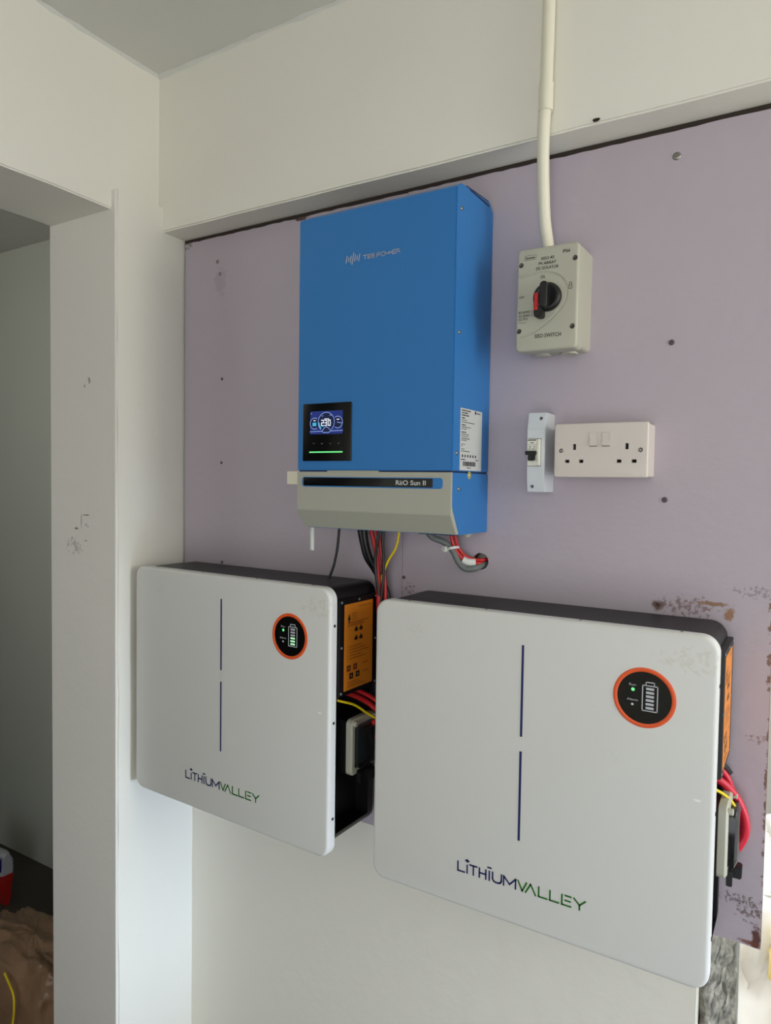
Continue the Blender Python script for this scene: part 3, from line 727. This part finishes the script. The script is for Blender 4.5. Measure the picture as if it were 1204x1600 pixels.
bm = B(); box(bm, .0008, .0190, -.0640, -.0570, .0610, .0675, bev=.001); box(bm, .0055, .0140, -.0625, -.0490, .0515, .0640, bev=.001); link('toggle', bm, m_matte, mc)
p = Print(); p.rect(.003, .0175, .0845, .0862); p.rect(.007, .013, .0805, .0817); p.disc((.0065, .0745), .0011, 10); p.disc((.0140, .0745), .0009, 10); p.seg((.003, .0710), (.008, .0710), .0006); p.seg((.0100, .0710), (.0150, .0710), .0006); p.seg((.002, .0780), (.0180, .0780), .0003)
p.put('breaker_print', m_ink, mc, 'front', -.0562)

# ------------------------------------------------------------------ double socket
so = empty('double_socket', (-.3629, 0, 1.6392), 0, label='white double wall socket with two switches', cat='socket')
bm = B(); slab(bm, .0015, .1450, -.0848, -.0012, -.0460, 0, .004, e=.0008); link('back_box', bm, m_plas, so)
bm = B(); slab(bm, 0, .146, -.086, 0, -.0543, -.0455, .004, e=.0022); fp = link('face_plate', bm, m_plas, so)
cs = []
holes = []
for cx in (.0330, .1145):
    holes += [(cx, -.0374, .0024, .0047), (cx - .0113, -.0603, .0036, .0026), (cx + .0113, -.0603, .0036, .0026)]
for a, b, w, h in holes:
    c = B(); box(c, a - w, a + w, -.07, -.030, b - h, b + h); cs.append(link('cut', c, None))
for a in (.0570, .0768):
    c = B(); box(c, a - .0002, a + .0124, -.07, -.0505, -.0372, -.0146); cs.append(link('cut', c, None))
for a in (.0113, .1347):
    c = B(); cyl(c, (a, -.06, -.0432), (0, 1, 0), .0036, .0085, 20); cs.append(link('cut', c, None))
boolean(fp, cs)
for a, b, w, h in holes:
    bm = B(); box(bm, a - w - .0003, a + w + .0003, -.0470, -.0465, b - h, b + h); link('shutter', bm, m_dark_in, so)
for a in (.0570, .0768):
    bm = B(); prism(bm, [(-.0503, -.0370), (-.0585, -.0360), (-.0550, -.0250), (-.0562, -.0148), (-.0503, -.0148)], 'x', a, a + .0122, bev=.0006); link('rocker_switch', bm, m_plas, so)
for a in (.0113, .1347): screw('screw', (a, -.0516, -.0432), (0, -1, 0), .0033, m_screw, so, h=.0022)

# ------------------------------------------------------------------ cables
def cable(name, pts, r, m, label, group=None, cat='cable'):
    bm = B(); tube(bm, pts, r, 12, 8); o = link(name, bm, m, None, 60); tag(o, label=label, cat=cat, group=group); return o
GRP = 'cables between inverter and batteries'
cable('cable', [(-.7745, -.072, 1.4535), (-.7765, -.071, 1.437), (-.7810, -.070, 1.407), (-.7880, -.071, 1.377), (-.7965, -.074, 1.3530)], .0026, m_blk, 'thin black cable dropping from the inverter onto the top of the corner battery', GRP)
cable('power_cable', [(-.7480, -.040, 1.4535), (-.7450, -.035, 1.425), (-.7400, -.027, 1.395), (-.7330, -.0120, 1.372), (-.7200, -.0100, 1.352), (-.7000, -.0150, 1.325), (-.6900, -.020, 1.26), (-.690, -.028, 1.16)], .0062, m_blk, 'thick black power cable beside the red ones under the inverter, outermost of the pair', GRP)
cable('power_cable', [(-.7360, -.045, 1.4535), (-.7335, -.042, 1.425), (-.7280, -.034, 1.395), (-.7170, -.024, 1.368), (-.7040, -.024, 1.340), (-.6960, -.030, 1.30), (-.688, -.042, 1.22), (-.688, -.045, 1.16)], .0062, m_blk, 'thick black power cable under the inverter, the one next to the red cables', GRP)
cable('power_cable', [(-.7200, -.045, 1.4535), (-.7130, -.043, 1.425), (-.7080, -.040, 1.395), (-.7010, -.045, 1.355), (-.6930, -.055, 1.30), (-.680, -.060, 1.22), (-.670, -.070, 1.12), (-.690, -.075, 1.09)], .0046, m_red, 'red power cable hanging from the inverter next to the thick black pair', GRP)
cable('power_cable', [(-.7120, -.036, 1.4535), (-.7060, -.034, 1.425), (-.7000, -.032, 1.385), (-.6940, -.034, 1.345), (-.684, -.045, 1.28), (-.672, -.06, 1.20), (-.660, -.070, 1.10), (-.675, -.090, 1.07)], .0040, m_red, 'second red power cable behind the first, nearer the thin black leads', GRP)
cable('cable', [(-.6960, -.052, 1.4535), (-.7000, -.052, 1.430), (-.7060, -.050, 1.395), (-.7040, -.050, 1.365), (-.6960, -.052, 1.330), (-.688, -.055, 1.25)], .0028, m_blk, 'thin black lead crossing in front of the red power cables', GRP)
cable('cable', [(-.6890, -.050, 1.4535), (-.6900, -.050, 1.430), (-.6900, -.046, 1.395), (-.6900, -.046, 1.360), (-.6910, -.050, 1.325), (-.690, -.055, 1.25)], .0030, m_blk, 'thin black lead between the red and yellow cables', GRP)
cable('cable', [(-.6560, -.048, 1.4535), (-.6580, -.046, 1.441), (-.6660, -.042, 1.418), (-.6830, -.040, 1.393), (-.6950, -.040, 1.366), (-.6980, -.042, 1.340), (-.695, -.05, 1.25)], .0022, m_yel, 'thin yellow cable sweeping from the inverter to the gap between the batteries', GRP)
# grey cable, red pair, tie and tape going into the hole
cable('cable', [(-.5980, -.045, 1.4535), (-.5880, -.042, 1.4420), (-.5680, -.036, 1.4340), (-.5540, -.030, 1.4200), (-.5440, -.026, 1.4000), (-.5330, -.022, 1.3880), (-.5190, -.014, 1.3880), (-.5090, .006, 1.3940), (-.5060, .024, 1.3960)], .0060, m_gry, 'thick grey cable curving from the inverter into the board hole')
cable('cable', [(-.5545, -.036, 1.4535), (-.5540, -.034, 1.4400), (-.5500, -.030, 1.4250), (-.5400, -.024, 1.4080), (-.5270, -.016, 1.3990), (-.5140, -.006, 1.3970), (-.5080, .010, 1.4000), (-.506, .026, 1.4010)], .0031, m_red, 'red cable going into the board hole, nearer the grey cable', 'red cables entering the board hole')
cable('cable', [(-.5475, -.034, 1.4535), (-.5470, -.032, 1.4400), (-.5440, -.026, 1.4240), (-.5340, -.018, 1.4100), (-.5210, -.010, 1.4040), (-.5090, -.002, 1.4030), (-.5030, .012, 1.4040), (-.501, .026, 1.4050)], .0031, m_red, 'red cable going into the board hole, nearer the cable gland', 'red cables entering the board hole')
bm = B(); tube(bm, [(-.5380, -.0215, 1.4035), (-.5300, -.0170, 1.3995), (-.5190, -.0090, 1.3985)], .0072, 12, 5); tag(link('tape_wrap', bm, m_wtape, None), label='white tape wrapped round the red cables by the hole', cat='tape')
tie = empty('cable_tie', (-.5560, -.036, 1.4240), 0, label='white cable tie binding grey and red cables', cat='cable tie')
bm = B(); cyl(bm, (-.006, -.004, -.0015), (-.35, -1, .1), .0058, .007, 14, bev=.001); link('head', bm, m_wtape, tie)
bm = B(); n = 20
rings = []
ax = Vector((.30, -.1, -.95)).normalized(); q_ = ax.to_track_quat('Z', 'Y').to_matrix()
for r1_, h_ in ((1.0, 0), (1.06, .0), (1.06, .0045), (1.0, .0045)):
    rings.append([Vector((.0050, .003, .0020)) + q_ @ Vector((.0125 * r1_ * math.cos(2 * PI * k / n), .0080 * r1_ * math.sin(2 * PI * k / n), h_)) for k in range(n)])
loft(bm, rings, False, False); link('strap', bm, m_wtape, tie)
# cables of the battery beside the opening
def bl(b, p):
    return Matrix.Rotation(b.rotation_euler.z, 3, 'Z') @ Vector(p) + b.location
cable('power_cable', [bl(b2, p) for p in [(.515, .104, -.226), (.530, .112, -.232), (.546, .118, -.245), (.558, .122, -.261), (.5665, .126, -.282), (.5695, .128, -.302), (.566, .128, -.322), (.552, .124, -.342), (.520, .118, -.350)]], .0062, m_redp, 'bright red power cable looping out beside the breaker box of the battery by the opening')
cable('power_cable', [bl(b2, p) for p in [(.515, .122, -.214), (.530, .126, -.220), (.543, .132, -.236), (.550, .137, -.262), (.551, .138, -.300), (.543, .137, -.335), (.515, .134, -.342)]], .0050, m_redp, 'red power cable tucked behind the bright red loop beside the opening')
cable('cable', [bl(b2, p) for p in [(.508, .060, -.228), (.528, .070, -.232), (.540, .082, -.240), (.551, .092, -.252), (.558, .096, -.266), (.553, .098, -.280)]], .0023, m_yel, 'yellow cable curving above the breaker box of the battery by the opening')
cable('cable', [bl(b2, p) for p in [(.526, .1385, -.206), (.532, .1385, -.214), (.5388, .1385, -.2225), (.5465, .1385, -.2305)]], .0044, m_blk, 'black cable end sticking out under the orange sticker beside the opening')
cable('power_cable', [bl(b1, p) for p in [(.508, .060, -.200), (.530, .085, -.212), (.552, .110, -.232), (.580, .125, -.262), (.60, .12, -.28)]], .0050, m_red, 'red power cable crossing the dark side bay of the corner battery, lower one')
cable('power_cable', [bl(b1, p) for p in [(.508, .078, -.198), (.530, .102, -.208), (.555, .125, -.228), (.585, .130, -.255), (.61, .12, -.27)]], .0046, m_red, 'red power cable crossing the dark side bay of the corner battery, upper one')
cable('cable', [bl(b1, p) for p in [(.520, .029, -.206), (.534, .040, -.211), (.546, .066, -.222), (.556, .092, -.242), (.575, .115, -.262), (.60, .12, -.275)]], .0023, m_yel, 'thin yellow cable in the dark side bay of the corner battery')

# ------------------------------------------------------------------ neighbouring room: sack, packet, wire
from mathutils import noise as MN
def heap(name, c, s, m, parent=None, n=28, amp=.06, fr=3.0, seed=0.0):
    bm = B(); bmesh.ops.create_uvsphere(bm, u_segments=n * 2, v_segments=n, radius=1)
    for v in bm.verts:
        d = v.co.normalized(); e = Vector([math.copysign(abs(q) ** .62, q) for q in d])
        k = 1 + amp * MN.fractal(e * fr + Vector((seed, 0, 0)), .8, 2.1, 4) * 2
        v.co = Vector((c[0] + e.x * s[0] * k, c[1] + e.y * s[1] * k, max(.002, c[2] + e.z * s[2] * k)))
    return link(name, bm, m, parent, 60)
m_sack = mat('brown_wrap', (150, 118, 92), .38, var=.25, scale=14, bump=.5, bscale=22, spec=.5)
sk = heap('wrapped_sack', (-1.835, -.03, .118), (.225, .10, .136), m_sack, n=40, amp=.09, fr=2.2)
tag(sk, label='crumpled brown plastic wrapped sack on the floor of the dark neighbouring room', cat='sack')
cable('string', [(-1.795, -.140, .222), (-1.768, -.143, .205), (-1.744, -.146, .185), (-1.735, -.150, .155), (-1.742, -.150, .110), (-1.755, -.150, .030)], .0028, m_yel, 'yellow string lying over the brown sack', cat='string')
pk = empty('detergent_packet', (-2.497, .24, 0), 0, label='red and white packet with blue corner standing behind the brown sack', cat='packet')
m_pred = mat('packet_red', (178, 34, 30), .35); m_pwh = mat('packet_white', (190, 190, 200), .35); m_pbl = mat('packet_blue', (34, 44, 120), .35)
bm = B(); bmesh.ops.create_grid(bm, x_segments=12, y_segments=16, size=1)
def packet(z0, z1, m, nm):
    bm = B(); rings = []
    for i in range(9):
        z = z0 + (z1 - z0) * i / 8; f = min(1, .25 + 1.6 * min(z / .25, (.255 - z) / .12)); th = .045 * max(.12, f)
        rings.append([(.10 * a, th * b + .003 * math.sin(9 * z * 30 + a * 4), z) for a, b in ((-1, -.5), (-.6, -1), (0, -1.1), (.6, -1), (1, -.5), (1, .5), (.6, 1), (0, 1.1), (-.6, 1), (-1, .5))])
    loft(bm, rings); return link(nm, bm, m, pk, 60)
packet(0.002, .150, m_pred, 'lower_half'); packet(.150, .250, m_pwh, 'upper_half')
bm = B(); prism(bm, [(.060, .215), (.1005, .175), (.1005, .235), (.075, .245)], 'y', -.036, -.030); link('blue_corner', bm, m_pbl, pk)
bm = B(); prism(bm, [(.02, .17), (.075, .150), (.095, .120), (.095, .155), (.095, .185)], 'y', -.049, -.046); link('white_flash', bm, m_pwh, pk)
p = Print(); p.arc((.055, .105), .030, 0, 360, .004, 24, ry=.034); p.put('printed_ring', m_yel, pk, 'front', -.0515)
p = Print(); p.path([(.040, .085), (.040, .125), (.058, .125), (.058, .085)], .010); p.seg((.072, .085), (.072, .125), .010); p.put('lettering', m_ink, pk, 'front', -.0518)

# ------------------------------------------------------------------ outside the opening
m_out = mat('outside_concrete', (176, 172, 164), .9, var=.1, scale=6)
m_sheet = mat('white_plastic_sheet', (248, 244, 238), .45, var=.05, scale=8, spec=.4)
m_ysack = mat('yellow_sack', (236, 208, 130), .6, var=.15, scale=10)
bm = B(); box(bm, -6, 6, YBK + .31, 9, -.08, -.005); tag(link('ground', bm, m_out), kind='structure')
bm = B(); box(bm, -1.2, 4.0, 1.9, 2.05, 0, 2.4); tag(link('wall_outside', bm, m_out), kind='structure')
bm = B(); nx, ny = 150, 130; V = []
for j in range(ny + 1):
    row = []
    for i in range(nx + 1):
        x = -.75 + 1.6 * i / nx; y = .50 + 1.15 * j / ny
        base = .60 * math.exp(-((x - .05) / .75) ** 2) * min(1, max(0, (y - .48) / .34)) * (1 if y < .95 else math.exp(-((y - .95) / .45) ** 2))
        a = MN.ridged_multi_fractal(Vector((x * 5.0 + y * 2, y * 3.0, 1.3)), .8, 2.1, 5, 1.0, 2.0)
        b_ = MN.noise(Vector((x * 5, y * 5, 4.0)))
        row.append(bm.verts.new((x + .03 * MN.noise(Vector((x * 9, y * 9, 0))), y + .04 * MN.noise(Vector((x * 8, y * 8, 7))), max(.004, base + (.085 * (a - 1.0) + .06 * b_) * min(1, base * 4 + .1)))))
    V.append(row)
for j in range(ny):
    for i in range(nx): bm.faces.new((V[j][i], V[j][i + 1], V[j + 1][i + 1], V[j + 1][i]))
bm.normal_update()
for v in bm.verts:
    c = v.co.copy(); f = min(1, c.z * 8)
    k = .055 * (MN.ridged_multi_fractal(c * 5.5 + Vector((3, 0, 0)), .9, 2.2, 4, 1.0, 2.0) - 1.1) + .05 * MN.noise(c * 4)
    v.co = c + v.normal * k * f
    v.co.z = max(.003, v.co.z)
tag(link('plastic_sheet', bm, m_sheet, None, 70), label='crumpled white plastic sheet heaped outside the opening under the board', cat='plastic sheet')
ys = heap('yellow_sack', (.030, .62, .465), (.080, .06, .050), m_ysack, n=16, amp=.08, seed=3.0)
tag(ys, label='small yellow sack lying on the white plastic sheet outside', cat='sack')
pk.scale = (.70, .8, .76)
